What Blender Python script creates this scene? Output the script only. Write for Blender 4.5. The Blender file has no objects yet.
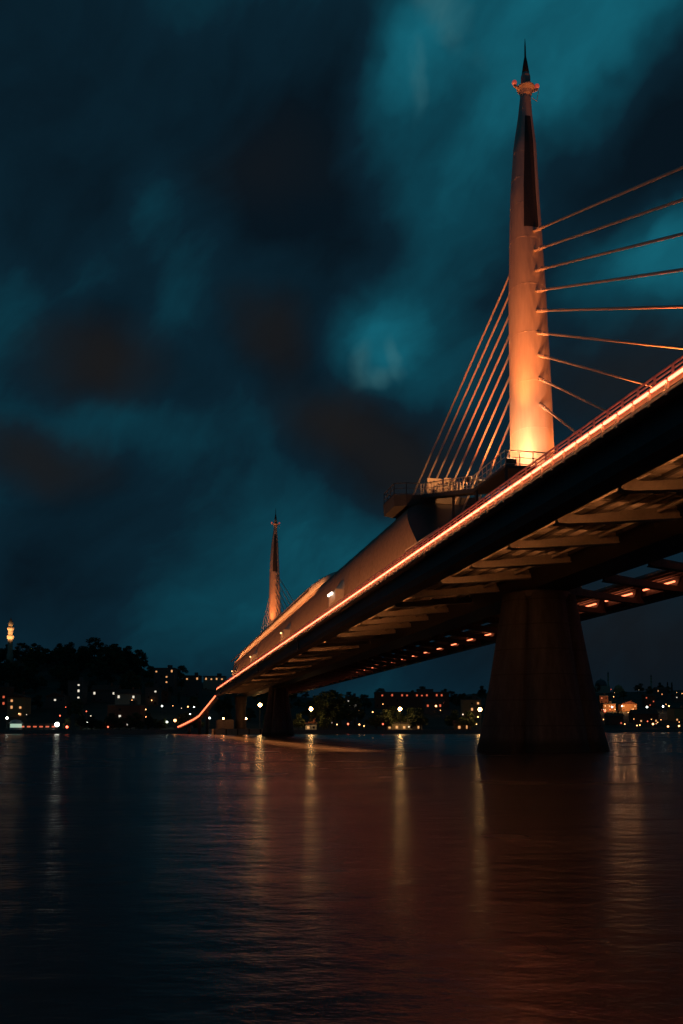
import bpy, bmesh, math, random
from mathutils import Vector, Matrix
random.seed(11)
R = math.radians
sc = bpy.context.scene
col = sc.collection

# ------------------------------------------------------------------ camera
W, H = 683, 1024
F = 870.0                                   # focal length in pixels
PHI = R(4.0)                                # the camera looks slightly up
HY = 729.0                                  # image row of the horizon
EYE = 1.93
cam_d = bpy.data.cameras.new('camera')
cam = bpy.data.objects.new('camera', cam_d)
col.objects.link(cam)
cam.location = (0, 0, EYE)
cam.rotation_euler = (R(90) + PHI, 0, 0)
cam_d.sensor_fit = 'AUTO'
cam_d.sensor_width = 36.0
cam_d.lens = F / H * 36.0
cam_d.shift_y = (HY - F * math.tan(PHI) - H / 2) / H
cam_d.clip_start = 0.1
cam_d.clip_end = 20000
sc.camera = cam
CX = 341.5
CY = HY - F * math.tan(PHI)


def ray(px, py):
    a = (px - CX) / F
    b = -(py - CY) / F
    return a, math.cos(PHI) - b * math.sin(PHI), math.sin(PHI) + b * math.cos(PHI)


def at(px, py, Y):
    x, y, z = ray(px, py)
    t = Y / y
    return x * t, Y, EYE + z * t


TH = R(11.882)
CT, ST = math.cos(TH), math.sin(TH)
U0, L0 = 73.3, 33.3                         # foot of the nearer pylon along / across the bridge


def bridge_world(lx, ly, z=0.0):
    L, u = lx + L0, ly + U0
    return Vector((L * CT - u * ST, L * ST + u * CT, z))


# ------------------------------------------------------------------ materials
def new_mat(name):
    m = bpy.data.materials.new(name)
    m.use_nodes = True
    return m, m.node_tree.nodes, m.node_tree.links, m.node_tree.nodes['Principled BSDF']


def mat(name, c, rough=0.6, metal=0.0, var=0.25, scale=1.5, bump=0.0, streak=False, spec=0.5):
    m, n, l, b = new_mat(name)
    b.inputs['Roughness'].default_value = rough
    b.inputs['Metallic'].default_value = metal
    b.inputs['Specular IOR Level'].default_value = spec
    tc = n.new('ShaderNodeTexCoord')
    mp = n.new('ShaderNodeMapping')
    mp.inputs['Scale'].default_value = (scale, scale, scale * (0.12 if streak else 1))
    l.new(tc.outputs['Object'], mp.inputs['Vector'])
    nz = n.new('ShaderNodeTexNoise')
    nz.inputs['Detail'].default_value = 6
    nz.inputs['Roughness'].default_value = 0.65
    l.new(mp.outputs['Vector'], nz.inputs['Vector'])
    cr = n.new('ShaderNodeValToRGB')
    lo = [v * (1 - var) for v in c]
    hi = [min(1, v * (1 + var)) for v in c]
    cr.color_ramp.elements[0].position = 0.3
    cr.color_ramp.elements[0].color = (*lo, 1)
    cr.color_ramp.elements[1].position = 0.7
    cr.color_ramp.elements[1].color = (*hi, 1)
    l.new(nz.outputs['Fac'], cr.inputs['Fac'])
    l.new(cr.outputs['Color'], b.inputs['Base Color'])
    mr = n.new('ShaderNodeMapRange')
    mr.inputs['To Min'].default_value = max(0.05, rough - 0.12)
    mr.inputs['To Max'].default_value = min(1, rough + 0.12)
    l.new(nz.outputs['Fac'], mr.inputs['Value'])
    l.new(mr.outputs['Result'], b.inputs['Roughness'])
    if bump:
        bp = n.new('ShaderNodeBump')
        bp.inputs['Strength'].default_value = bump
        bp.inputs['Distance'].default_value = 0.05
        l.new(nz.outputs['Fac'], bp.inputs['Height'])
        l.new(bp.outputs['Normal'], b.inputs['Normal'])
    return m


def glow(name, c, s, sample=True):
    m, n, l, b = new_mat(name)
    b.inputs['Base Color'].default_value = (0.6, 0.6, 0.6, 1)
    b.inputs['Emission Color'].default_value = (*c, 1)
    b.inputs['Emission Strength'].default_value = s
    m.cycles.emission_sampling = 'AUTO' if sample else 'NONE'
    return m


M = {}
M['pylon'] = mat('painted_pylon_steel', (0.55, 0.50, 0.44), 0.45, 0, 0.10, 0.8, 0.03, True)
M['seam'] = mat('weld_seam', (0.62, 0.58, 0.52), 0.5, 0, 0.1)
M['dark_panel'] = mat('dark_grey_finish', (0.045, 0.043, 0.04), 0.6, 0, 0.3)
M['spike'] = mat('dark_spike_steel', (0.02, 0.025, 0.03), 0.5, 0.2, 0.2)
M['cable'] = mat('cable_sheath', (0.55, 0.50, 0.45), 0.45, 0, 0.08)
M['sleeve'] = mat('cable_sleeve', (0.62, 0.58, 0.52), 0.35, 0.2, 0.08)
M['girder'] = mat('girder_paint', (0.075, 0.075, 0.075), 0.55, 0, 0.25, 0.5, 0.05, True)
M['soffit'] = mat('deck_soffit', (0.34, 0.32, 0.29), 0.6, 0, 0.3, 0.6, 0.05)
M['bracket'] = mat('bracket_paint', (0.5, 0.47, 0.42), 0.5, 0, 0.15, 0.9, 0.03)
M['deck'] = mat('deck_concrete', (0.28, 0.27, 0.26), 0.8, 0, 0.2, 0.5)
M['pier'] = mat('pier_concrete', (0.055, 0.056, 0.054), 0.75, 0, 0.6, 0.35, 0.2, True)
M['rail'] = mat('railing_steel', (0.55, 0.5, 0.44), 0.4, 0.3, 0.1)
M['panel'] = mat('parapet_sheet', (0.26, 0.22, 0.19), 0.5, 0.1, 0.2, 0.6)
M['hull'] = mat('station_cladding', (0.30, 0.22, 0.17), 0.6, 0, 0.3, 0.35, 0.03, False, 0.25)
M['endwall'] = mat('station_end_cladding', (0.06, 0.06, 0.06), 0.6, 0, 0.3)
M['roof'] = mat('station_roof_membrane', (0.66, 0.60, 0.52), 0.55, 0, 0.1, 0.5, 0.02)
M['platform'] = mat('platform_steel', (0.07, 0.07, 0.07), 0.6, 0.1, 0.3)
M['cabinet'] = mat('cabinet_paint', (0.55, 0.50, 0.44), 0.5, 0, 0.2, 2.0)
M['led'] = glow('edge_led', (1.0, 0.105, 0.055), 8.5)
M['led_far'] = glow('edge_led_far', (1.0, 0.18, 0.07), 3.0)
M['tube_lamp'] = glow('soffit_tube_lamp', (1.0, 0.20, 0.08), 3.4)
M['slab_fill'] = glow('soffit_fill_bar', (1.0, 0.32, 0.09), 7.0)
M['tube_lamp_edge'] = glow('soffit_edge_lamp', (1.0, 0.32, 0.09), 15.0)
M['hood_lamp'] = glow('entrance_lamp', (1.0, 0.8, 0.62), 4.0)
M['flood_lens'] = glow('floodlight_lens', (1.0, 0.6, 0.3), 8.0, False)
M['beacon'] = glow('red_beacon', (1.0, 0.07, 0.05), 0.3, False)
M['foliage_dark'] = mat('evergreen_leaves', (0.035, 0.055, 0.025), 0.7, 0, 0.5, 1.2)
M['foliage'] = mat('broadleaf_leaves', (0.06, 0.085, 0.03), 0.65, 0, 0.5, 1.2)
M['bark'] = mat('bark', (0.06, 0.045, 0.035), 0.9, 0, 0.3, 3)
M['wall_grey'] = mat('grey_render', (0.11, 0.105, 0.1), 0.85, 0, 0.25, 0.3)
M['wall_cream'] = mat('cream_render', (0.42, 0.36, 0.27), 0.85, 0, 0.2, 0.3)
M['wall_brick'] = mat('brick_wall', (0.2, 0.085, 0.055), 0.9, 0, 0.3, 0.6)
M['wall_orange'] = mat('ochre_render', (0.48, 0.26, 0.12), 0.85, 0, 0.2, 0.3)
M['wall_white'] = mat('white_render', (0.62, 0.62, 0.58), 0.8, 0, 0.12, 0.3)
M['tiles'] = mat('roof_tiles', (0.16, 0.06, 0.04), 0.85, 0, 0.35, 1.5)
M['lead'] = mat('lead_dome', (0.12, 0.12, 0.12), 0.6, 0.2, 0.2, 0.5)
M['stone'] = mat('quay_stone', (0.2, 0.18, 0.16), 0.85, 0, 0.3, 0.4)
M['pole'] = mat('lamp_pole', (0.12, 0.12, 0.12), 0.5, 0.4, 0.1)
M['win_warm'] = glow('warm_window', (1.0, 0.45, 0.16), 0.9, False)
M['win_white'] = glow('white_window', (1.0, 0.9, 0.72), 0.9, False)
M['win_red'] = glow('red_window', (1.0, 0.16, 0.06), 0.7, False)
M['win_dark'] = mat('dark_window', (0.02, 0.02, 0.025), 0.15, 0, 0.1)
M['lamp_yellow'] = glow('sodium_lantern', (1.0, 0.54, 0.18), 70.0)
M['lamp_white'] = glow('white_lantern', (0.95, 1.0, 0.82), 9.0)
M['lamp_orange'] = glow('orange_lantern', (1.0, 0.42, 0.14), 7.0)
M['landing_lamp'] = glow('landing_lantern', (1.0, 0.36, 0.11), 90.0)
M['lamp_dim'] = glow('dim_white_lantern', (1.0, 0.8, 0.55), 1.6)
M['lamp_red'] = glow('red_lantern', (1.0, 0.13, 0.06), 5.0)

m = M['pier']; n = m.node_tree.nodes; l = m.node_tree.links; b = n['Principled BSDF']
src = b.inputs['Base Color'].links[0].from_socket
tc = n.new('ShaderNodeTexCoord'); sx = n.new('ShaderNodeSeparateXYZ'); l.new(tc.outputs['Object'], sx.inputs[0])
jn = n.new('ShaderNodeTexNoise'); jn.inputs['Scale'].default_value = 0.9; jn.inputs['Detail'].default_value = 6
l.new(tc.outputs['Object'], jn.inputs['Vector'])
jz = n.new('ShaderNodeMath'); jz.operation = 'MULTIPLY_ADD'; jz.inputs[1].default_value = 0.5; l.new(jn.outputs['Fac'], jz.inputs[0]); l.new(sx.outputs['Z'], jz.inputs[2])
tr = n.new('ShaderNodeMapRange'); tr.inputs['From Min'].default_value = 0.9; tr.inputs['From Max'].default_value = 1.5
l.new(jz.outputs[0], tr.inputs['Value'])
m1 = n.new('ShaderNodeMix'); m1.data_type = 'RGBA'; l.new(tr.outputs['Result'], m1.inputs['Factor'])
m1.inputs[6].default_value = (0.014, 0.018, 0.010, 1); l.new(src, m1.inputs[7])
md = n.new('ShaderNodeMath'); md.operation = 'PINGPONG'; md.inputs[1].default_value = 1.1; l.new(sx.outputs['Z'], md.inputs[0])
jl = n.new('ShaderNodeMapRange'); jl.inputs['From Min'].default_value = 0.0; jl.inputs['From Max'].default_value = 0.07; l.new(md.outputs[0], jl.inputs['Value'])
m2 = n.new('ShaderNodeMix'); m2.data_type = 'RGBA'; l.new(jl.outputs['Result'], m2.inputs['Factor'])
m2.inputs[6].default_value = (0.018, 0.016, 0.014, 1); l.new(m1.outputs[2], m2.inputs[7])
l.new(m2.outputs[2], b.inputs['Base Color'])

# ground
m, n, l, b = new_mat('ground_earth')
tc = n.new('ShaderNodeTexCoord'); nz = n.new('ShaderNodeTexNoise'); cr = n.new('ShaderNodeValToRGB')
nz.inputs['Scale'].default_value = 0.05; nz.inputs['Detail'].default_value = 8
cr.color_ramp.elements[0].color = (0.02, 0.028, 0.014, 1); cr.color_ramp.elements[1].color = (0.07, 0.065, 0.045, 1)
cr.color_ramp.elements[0].position = 0.35; cr.color_ramp.elements[1].position = 0.7
l.new(tc.outputs['Object'], nz.inputs['Vector']); l.new(nz.outputs['Fac'], cr.inputs['Fac'])
l.new(cr.outputs['Color'], b.inputs['Base Color']); b.inputs['Roughness'].default_value = 0.95
M['ground'] = m

# water, smoothed as by a long exposure, with fine ripples
m, n, l, b = new_mat('dark_harbour_water')
b.inputs['Base Color'].default_value = (0.03, 0.027, 0.024, 1)
b.inputs['IOR'].default_value = 1.33
b.inputs['Specular Tint'].default_value = (1.0, 0.74, 0.55, 1)  # warm tint put into the reflections to dim the blue sky sheen
b.inputs['Roughness'].default_value = 0.2
b.inputs['Specular IOR Level'].default_value = 0.3
tc = n.new('ShaderNodeTexCoord')
mp = n.new('ShaderNodeMapping'); mp.inputs['Scale'].default_value = (0.9, 1.5, 1)
l.new(tc.outputs['Object'], mp.inputs['Vector'])
n1 = n.new('ShaderNodeTexNoise'); n1.inputs['Scale'].default_value = 1.1; n1.inputs['Detail'].default_value = 5; n1.inputs['Roughness'].default_value = 0.6
n2 = n.new('ShaderNodeTexNoise'); n2.inputs['Scale'].default_value = 0.12; n2.inputs['Detail'].default_value = 3
l.new(mp.outputs['Vector'], n1.inputs['Vector']); l.new(mp.outputs['Vector'], n2.inputs['Vector'])
ad = n.new('ShaderNodeMath'); ad.operation = 'MULTIPLY_ADD'; ad.inputs[1].default_value = 3.0
l.new(n2.outputs['Fac'], ad.inputs[0]); l.new(n1.outputs['Fac'], ad.inputs[2])
bp = n.new('ShaderNodeBump'); bp.inputs['Strength'].default_value = 0.3; bp.inputs['Distance'].default_value = 0.14
l.new(ad.outputs['Value'], bp.inputs['Height']); l.new(bp.outputs['Normal'], b.inputs['Normal'])
mr = n.new('ShaderNodeMapRange'); mr.inputs['From Min'].default_value = 0.35; mr.inputs['From Max'].default_value = 0.65
mr.inputs['To Min'].default_value = 0.2; mr.inputs['To Max'].default_value = 0.28
l.new(n2.outputs['Fac'], mr.inputs['Value']); l.new(mr.outputs['Result'], b.inputs['Roughness'])
M['water'] = m


# ------------------------------------------------------------------ helpers
def tag(o, label=None, cat=None, group=None, kind=None):
    if label: o['label'] = label
    if cat: o['category'] = cat
    if group: o['group'] = group
    if kind: o['kind'] = kind
    return o


def empty(name, loc=(0, 0, 0), rz=0.0):
    o = bpy.data.objects.new(name, None)
    o.empty_display_size = 0.5
    col.objects.link(o)
    o.location = loc
    o.rotation_euler = (0, 0, rz)
    return o


def build(name, bm, m, parent=None, smooth=False, loc=None):
    me = bpy.data.meshes.new(name)
    bmesh.ops.recalc_face_normals(bm, faces=bm.faces[:])
    bm.to_mesh(me)
    bm.free()
    for mm in (m if isinstance(m, (list, tuple)) else [m]):
        me.materials.append(mm)
    if smooth:
        for p in me.polygons:
            p.use_smooth = True
    o = bpy.data.objects.new(name, me)
    col.objects.link(o)
    if parent: o.parent = parent
    if loc: o.location = loc
    return o


def copy_tree(o, parent=None):
    c = o.copy()
    col.objects.link(c)
    if parent: c.parent = parent
    for ch in list(o.children):
        copy_tree(ch, c)
    return c


def box(bm, x0, x1, y0, y1, z0, z1):
    v = [bm.verts.new((x, y, z)) for z in (z0, z1) for y in (y0, y1) for x in (x0, x1)]
    for f in ((0, 1, 3, 2), (4, 6, 7, 5), (0, 4, 5, 1), (2, 3, 7, 6), (0, 2, 6, 4), (1, 5, 7, 3)):
        bm.faces.new([v[i] for i in f])


def frame_of(d):
    d = d.normalized()
    up = Vector((0, 0, 1)) if abs(d.z) < 0.95 else Vector((1, 0, 0))
    s = d.cross(up).normalized()
    return s, s.cross(d).normalized()


def tube(bm, p, q, r0, r1=None, n=8, cap=True):
    p, q = Vector(p), Vector(q)
    r1 = r0 if r1 is None else r1
    s, t = frame_of(q - p)
    a = [bm.verts.new(p + (s * math.cos(2 * math.pi * i / n) + t * math.sin(2 * math.pi * i / n)) * r0) for i in range(n)]
    c = [bm.verts.new(q + (s * math.cos(2 * math.pi * i / n) + t * math.sin(2 * math.pi * i / n)) * r1) for i in range(n)]
    for i in range(n):
        bm.faces.new((a[i], a[(i + 1) % n], c[(i + 1) % n], c[i]))
    if cap:
        bm.faces.new(a); bm.faces.new(c)


def beam(bm, p, q, w, h):
    """rectangular bar from p to q, w wide across, h deep"""
    p, q = Vector(p), Vector(q)
    s, t = frame_of(q - p)
    vs = []
    for c in (p, q):
        vs.append([bm.verts.new(c + s * (sx * w / 2) + t * (sz * h / 2)) for sx, sz in ((-1, -1), (1, -1), (1, 1), (-1, 1))])
    a, c = vs
    for i in range(4):
        bm.faces.new((a[i], a[(i + 1) % 4], c[(i + 1) % 4], c[i]))
    bm.faces.new(a); bm.faces.new(c)


def prism_y(bm, prof, y0, y1):
    """closed profile in x,z swept along y"""
    a = [bm.verts.new((x, y0, z)) for x, z in prof]
    c = [bm.verts.new((x, y1, z)) for x, z in prof]
    k = len(prof)
    for i in range(k):
        bm.faces.new((a[i], a[(i + 1) % k], c[(i + 1) % k], c[i]))
    bm.faces.new(a); bm.faces.new(c)


def prism_x(bm, prof, x0, x1):
    a = [bm.verts.new((x0, y, z)) for y, z in prof]
    c = [bm.verts.new((x1, y, z)) for y, z in prof]
    k = len(prof)
    for i in range(k):
        bm.faces.new((a[i], a[(i + 1) % k], c[(i + 1) % k], c[i]))
    bm.faces.new(a); bm.faces.new(c)


def rings(bm, rs, cap=True):
    vs = [[bm.verts.new(p) for p in r] for r in rs]
    k = len(vs[0])
    for a, c in zip(vs, vs[1:]):
        for i in range(k):
            bm.faces.new((a[i], a[(i + 1) % k], c[(i + 1) % k], c[i]))
    if cap:
        bm.faces.new(vs[0]); bm.faces.new(vs[-1])


def lathe(bm, prof, n=20, c=(0, 0, 0)):
    rings(bm, [[(c[0] + r * math.cos(2 * math.pi * i / n), c[1] + r * math.sin(2 * math.pi * i / n), c[2] + z) for i in range(n)] for r, z in prof])


def ball(bm, c, r, seg=10):
    bmesh.ops.create_uvsphere(bm, u_segments=seg, v_segments=max(5, seg // 2 + 1), radius=r, matrix=Matrix.Translation(c))


def spot(name, parent, loc, target, power, size, blend, c, radius=0.3):
    d = bpy.data.lights.new(name, 'SPOT')
    d.energy = power; d.spot_size = R(size); d.spot_blend = blend; d.color = c; d.shadow_soft_size = radius
    o = bpy.data.objects.new(name, d)
    col.objects.link(o)
    o.parent = parent
    o.location = loc
    o.rotation_euler = (Vector(target) - Vector(loc)).to_track_quat('-Z', 'Y').to_euler()
    return o


# ------------------------------------------------------------------ the bridge
bridge = empty('cable_stayed_bridge', bridge_world(0, 0), TH)
tag(bridge, 'long cable stayed bridge with horn shaped pylons and orange edge lights across the water', 'bridge')
Y0, Y1 = -130.0, 250.0                      # ends of the deck along the bridge
LED1 = 233.0
SPAN = 180.0
HWD = 13.3                                  # half width to the lamp line


def interp(tab, z):
    for (a, va), (c, vc) in zip(tab, tab[1:]):
        if a <= z <= c:
            t = (z - a) / (c - a)
            return va + (vc - va) * t
    return tab[-1][1] if z > tab[-1][0] else tab[0][1]


PW = [(13, 1.90), (20, 1.87), (25.8, 1.83), (32.5, 1.76), (42, 1.62), (48.7, 1.42), (51.8, 1.29), (56.8, 1.02), (59.6, 0.66), (62.2, 0.44)]
PD = [(13, 2.35), (25.8, 2.2), (32.5, 2.05), (42, 1.75), (48.7, 1.35), (51.8, 1.22), (56.8, 0.95), (59.6, 0.62), (62.2, 0.42)]


PX = [(13, 0.1), (25.8, 0.08), (32.5, 0.0), (42, -0.18), (52, -0.28), (58, -0.16), (63.4, 0.0)]


def pylon_ring(z, k=1.0, n=48):
    a, d = interp(PW, z) * k, interp(PD, z) * k
    out = []
    for i in range(n):
        t = 2 * math.pi * i / n
        c, s = math.cos(t), math.sin(t)
        e = 2 / 2.5
        out.append((interp(PX, z) + a * math.copysign(abs(c) ** e, c), d * math.copysign(abs(s) ** e, s), z))
    return out


def make_pylon():
    bm = bmesh.new()
    zs = [(15.0 + 0.787 * i, 1.0) for i in range(61)]
    rings(bm, [pylon_ring(z, k) for z, k in zs])
    p = build('pylon', bm, M['pylon'], bridge, True)
    for z in (20, 24.5, 29, 33.4, 38, 42.6, 47.2, 50.6, 53.2, 55.8, 58.1, 60.2):      # raised weld seams
        bm = bmesh.new()
        rings(bm, [pylon_ring(z - 0.03, 0.999), pylon_ring(z - 0.02, 1.006), pylon_ring(z + 0.02, 1.006), pylon_ring(z + 0.03, 0.999)], False)
        build('weld_seam', bm, M['seam'], p)
    # thin dark strips laid on the shaft, up the two faces that carry the cables
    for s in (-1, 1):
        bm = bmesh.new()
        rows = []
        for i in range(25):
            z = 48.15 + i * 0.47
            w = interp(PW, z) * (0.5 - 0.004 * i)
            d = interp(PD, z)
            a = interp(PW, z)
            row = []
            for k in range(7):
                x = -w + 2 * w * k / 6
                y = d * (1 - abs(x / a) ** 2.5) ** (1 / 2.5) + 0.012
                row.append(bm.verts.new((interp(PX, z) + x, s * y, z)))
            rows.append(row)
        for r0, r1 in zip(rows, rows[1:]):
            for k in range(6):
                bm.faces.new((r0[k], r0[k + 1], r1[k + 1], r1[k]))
        build('dark_strip', bm, M['dark_panel'], p)
    # beacon deck and horns near the tip
    bm = bmesh.new()
    lathe(bm, [(0.45, 61.7), (0.55, 61.9), (0.62, 62.25), (0.85, 62.55), (0.85, 62.65), (0.5, 62.66)], 20)
    for s in (-1, 1):
        beam(bm, (s * 0.45, 0, 62.3), (s * 1.2, 0, 62.75), 0.2, 0.18)
        tube(bm, (s * 1.14, 0, 62.6), (s * 1.14, 0, 62.85), 0.1)
    tube(bm, (0.5, -0.2, 61.6), (1.0, -0.2, 61.35), 0.03); tube(bm, (1.0, -0.2, 61.35), (1.25, -0.2, 62.5), 0.03)
    build('beacon_deck', bm, M['pylon'], p)
    for s in (-1, 1):
        bm = bmesh.new()
        ball(bm, (s * 1.14, 0, 63.0), 0.24, 12)
        build('beacon_lamp', bm, M['beacon'], p, True)
    bm = bmesh.new()
    lathe(bm, [(0.48, 62.66), (0.44, 63.8), (0.34, 64.1)], 16)
    build('collar', bm, M['pylon'], p, True)
    bm = bmesh.new()
    lathe(bm, [(0.36, 64.1), (0.2, 65.2), (0.09, 65.8), (0.07, 66.8), (0.02, 67.6)], 12)
    build('spike', bm, M['spike'], p, True)
    return p


py1 = make_pylon()
tag(py1, 'nearer tall horn shaped pylon lit orange')
py2 = copy_tree(py1, bridge)
py2.location = (0, SPAN, 0)
tag(py2, 'farther smaller looking pylon')

# stay cables: nine a side on both pylons
AZ = [47.8, 45.9, 43.9, 41.9, 40.0, 37.9, 35.8, 33.6, 31.2]


def cable(base, k, sgn):
    z = AZ[k]
    d = interp(PD, z)
    p = Vector((0.1 * 0, base + sgn * (d - 0.1), z))
    q = Vector((0, base + sgn * (84.5 - 7.6 * k), 15.3))
    dr = (q - p).normalized()
    bm = bmesh.new()
    tube(bm, p + dr * 0.1, q, 0.105, 0.105, 10)
    c = build('stay_cable', bm, M['cable'], bridge, True)
    bm = bmesh.new()
    tube(bm, p, p + dr * 1.3, 0.17, 0.17, 12)
    tube(bm, p + dr * 1.3, p + dr * 1.42, 0.21, 0.21, 12)
    tube(bm, p + dr * 1.42, p + dr * 2.4, 0.15, 0.13, 12)
    build('anchor_sleeve', bm, M['sleeve'], c)


for base in (0.0, SPAN):
    for sgn in (-1, 1):
        for k in range(9):
            cable(base, k, sgn)


# piers: flared clusters of five columns
def make_pier():
    bm = bmesh.new()
    rs = []
    for i in range(23):
        z = -2.5 + i * (16.3 / 22)
        t = max(0, min(1, z / 13.9))
        rad = 6.1 - 2.75 * t ** 0.85 if z > 0 else 6.1
        ring = []
        for k in range(120):
            a = 2 * math.pi * k / 120
            lob = abs(math.cos(2.5 * (a + 0.35))) ** 0.35
            r = rad * (0.70 + 0.30 * lob)
            ring.append((r * math.cos(a) * 1.0, r * math.sin(a) * 0.95, z))
        rs.append(ring)
    rings(bm, rs)
    p = build('pier', bm, M['pier'], bridge)
    bm = bmesh.new()
    lathe(bm, [(2.6, 13.0), (2.9, 13.5), (2.9, 14.02)], 40)
    build('pier_cap', bm, M['girder'], p)
    return p


pier = make_pier()
pier.location = (-0.1, -1.0, 0)
p2 = copy_tree(pier, bridge); p2.location = (0.9, SPAN - 1.0, 0); p2.scale = (0.82, 0.82, 1)
for yy in (SPAN + 62, ):
    bm = bmesh.new()
    lathe(bm, [(2.0, -1), (1.8, 8), (2.2, 13.2), (2.4, 13.84)], 24)
    o = build('pier', bm, M['pier'], bridge, True, (-4.2, yy, 0))

# central box girder
bm = bmesh.new()
prism_y(bm, [(-3.5, 15.2), (-3.5, 14.85), (-1.75, 14.05), (1.75, 14.05), (3.5, 14.85), (3.5, 15.2)], Y0, Y1)
build('box_girder', bm, M['girder'], bridge)
# deck slabs with longitudinal stiffeners (near walkway slab is closed, far one has an open service gap)
bm = bmesh.new()
box(bm, -11.0, 4.2, Y0, Y1, 15.203, 15.45)
for k in range(int((Y1 - Y0) / 1.75)):
    yy = Y0 + 0.8 + 1.75 * k
    box(bm, -10.9, -3.6, yy - 0.05, yy + 0.05, 15.16 if yy < 20 else 15.0, 15.2)
build('deck_slab', bm, M['soffit'], bridge)
bm = bmesh.new()
box(bm, 8.3, 11.0, Y0, Y1, 15.203, 15.45)
for x in (8.8, 9.7, 10.5):
    box(bm, x - 0.13, x + 0.13, Y0, Y1, 15.11, 15.2)
build('deck_slab', bm, M['soffit'], bridge)
for x in (-10.0, -8.8, -7.6, -6.4, -5.2, -4.1):
    bm = bmesh.new()
    box(bm, x - 0.11, x + 0.11, Y0, Y1, 15.02, 15.199)
    build('stiffener', bm, M['girder'], bridge)  # ribs painted dark in place of their shading
# edge girders
for s in (-1, 1):
    bm = bmesh.new()
    prism_y(bm, [(s * 12.75, 15.39), (s * 12.75, 14.3), (s * 12.5, 13.85), (s * 11.2, 13.85), (s * 10.9, 14.25), (s * 10.9, 15.39)], Y0, Y1)
    build('edge_girder', bm, M['girder'], bridge)
for s in (-1, 1):
    bm = bmesh.new()
    box(bm, min(s * 11.05, s * 12.998), max(s * 11.05, s * 12.998), Y0, Y1, 15.394, 15.472)
    build('footway', bm, M['deck'], bridge)
# pipes and a cable tray slung under the walkway slab
for x, r in ((-4.7, 0.11), (-9.4, 0.07)):
    bm = bmesh.new(); tube(bm, (x, Y0, 14.72), (x, Y1, 14.72), r, None, 8)
    build('service_pipe', bm, M['bracket'], bridge, True)
# cross brackets
BR = [-34.7 + 7.0 * k for k in range(-13, 41)]
BR = [y for y in BR if Y0 + 1 < y < Y1 - 1][:50]
protos = []
for s in (-1, 1):
    bm = bmesh.new()
    w = 0.16
    prism = [(s * 11.1, 13.74), (s * 10.5, 13.74), (s * 8.9, 13.86), (s * 3.3, 14.42), (s * 3.3, 15.1), (s * 8.9, 14.32), (s * 9.9, 14.2), (s * 10.3, 14.24), (s * 10.7, 15.19), (s * 10.89, 15.19), (s * 11.1, 14.2)]
    prism_y(bm, prism, -w, w)
    # bottom flange
    q = [(s * 11.1, 13.66), (s * 10.5, 13.66), (s * 8.9, 13.78), (s * 3.3, 14.34), (s * 3.3, 14.415), (s * 8.9, 13.855), (s * 10.5, 13.735), (s * 11.1, 13.735)]
    prism_y(bm, q, -0.33, 0.33)
    protos.append(build('bracket', bm, M['bracket' if s < 0 else 'girder'], bridge, False, (0, BR[0], 0)))  # far brackets painted dark for their deeper shade
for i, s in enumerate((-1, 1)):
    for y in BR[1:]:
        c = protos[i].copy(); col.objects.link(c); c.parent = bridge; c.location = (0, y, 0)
# tube lamps under the deck between brackets, against the edge girders, plus added fill bars behind brackets
lamp_protos = []
for s in (-1, 1):
    bm = bmesh.new()
    if s > 0: box(bm, 10.55, 10.69, 1.0, 6.0, 14.72, 14.84)
    else: beam(bm, (-9.7, 0.27, 14.09), (-4.4, 0.27, 14.52), 0.1, 0.1)  # added bar hidden behind the bracket, brightens the slab
    lamp_protos.append(build('tube_lamp', bm, M['tube_lamp' if s > 0 else 'slab_fill'], bridge, False, (0, BR[0], 0)))
bm = bmesh.new(); box(bm, 10.55, 10.69, 2.0, 4.1, 14.72, 14.84)
lamp_protos.append(build('tube_lamp', bm, M['tube_lamp'], bridge, False, (0, BR[-1], 0)))
bm = bmesh.new(); box(bm, -10.69, -10.55, 1.5, 5.5, 14.32, 14.42)
lamp_protos.append(build('tube_lamp', bm, M['tube_lamp_edge'], bridge, False, (0, BR[-2], 0)))
for i, s in enumerate((-1, 1, 1, -1)):
    for y in BR[1:-1]:
        if i == 3 and abs(y + 3) < 8: continue
        if i in (0, 3) and y > 24 and (round((y + 34.7) / 7) + i) % 3: continue
        if i == 0 and (abs(y) < 6): continue
        if s > 0 and (round(y * 7.3) % 3 == 0) == (i == 1): continue
        c = lamp_protos[i].copy(); col.objects.link(c); c.parent = bridge; c.location = (0, y, 0)

# edge light line, rails and posts
for s in (-1, 1):
    bm = bmesh.new()
    tube(bm, (s * 13.2, Y0, 16.62), (s * 13.2, LED1, 16.62), 0.055, None, 8)
    build('top_rail', bm, M['rail'], bridge)
    bm = bmesh.new()
    tube(bm, (s * 13.2, Y0, 16.42), (s * 13.2, LED1, 16.42), 0.035, None, 8)
    build('middle_rail', bm, M['rail'], bridge)
    bm = bmesh.new()
    box(bm, s * 13.26 - 0.26, s * 13.26 + 0.26, Y0, LED1, 15.40, 15.475)
    box(bm, s * 13.54 - 0.017, s * 13.54 + 0.017, Y0, LED1, 15.36, 15.49)
    build('lower_rail', bm, M['rail'], bridge)
    bm = bmesh.new()
    box(bm, s * 12.97 - 0.02, s * 12.97 + 0.02, Y0, LED1, 15.93, 16.36)
    build('parapet_panel', bm, M['panel'], bridge)
    bm = bmesh.new()
    box(bm, s * 12.4 - 0.02, s * 12.4 + 0.02, Y0, LED1, 15.478, 15.925)
    build('kick_board', bm, M['platform'], bridge)
    for z in (16.08, 16.24):
        bm = bmesh.new()
        tube(bm, (s * 13.2, Y0, z), (s * 13.2, LED1, z), 0.018, None, 6)
        build('infill_wire', bm, M['rail'], bridge)


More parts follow.
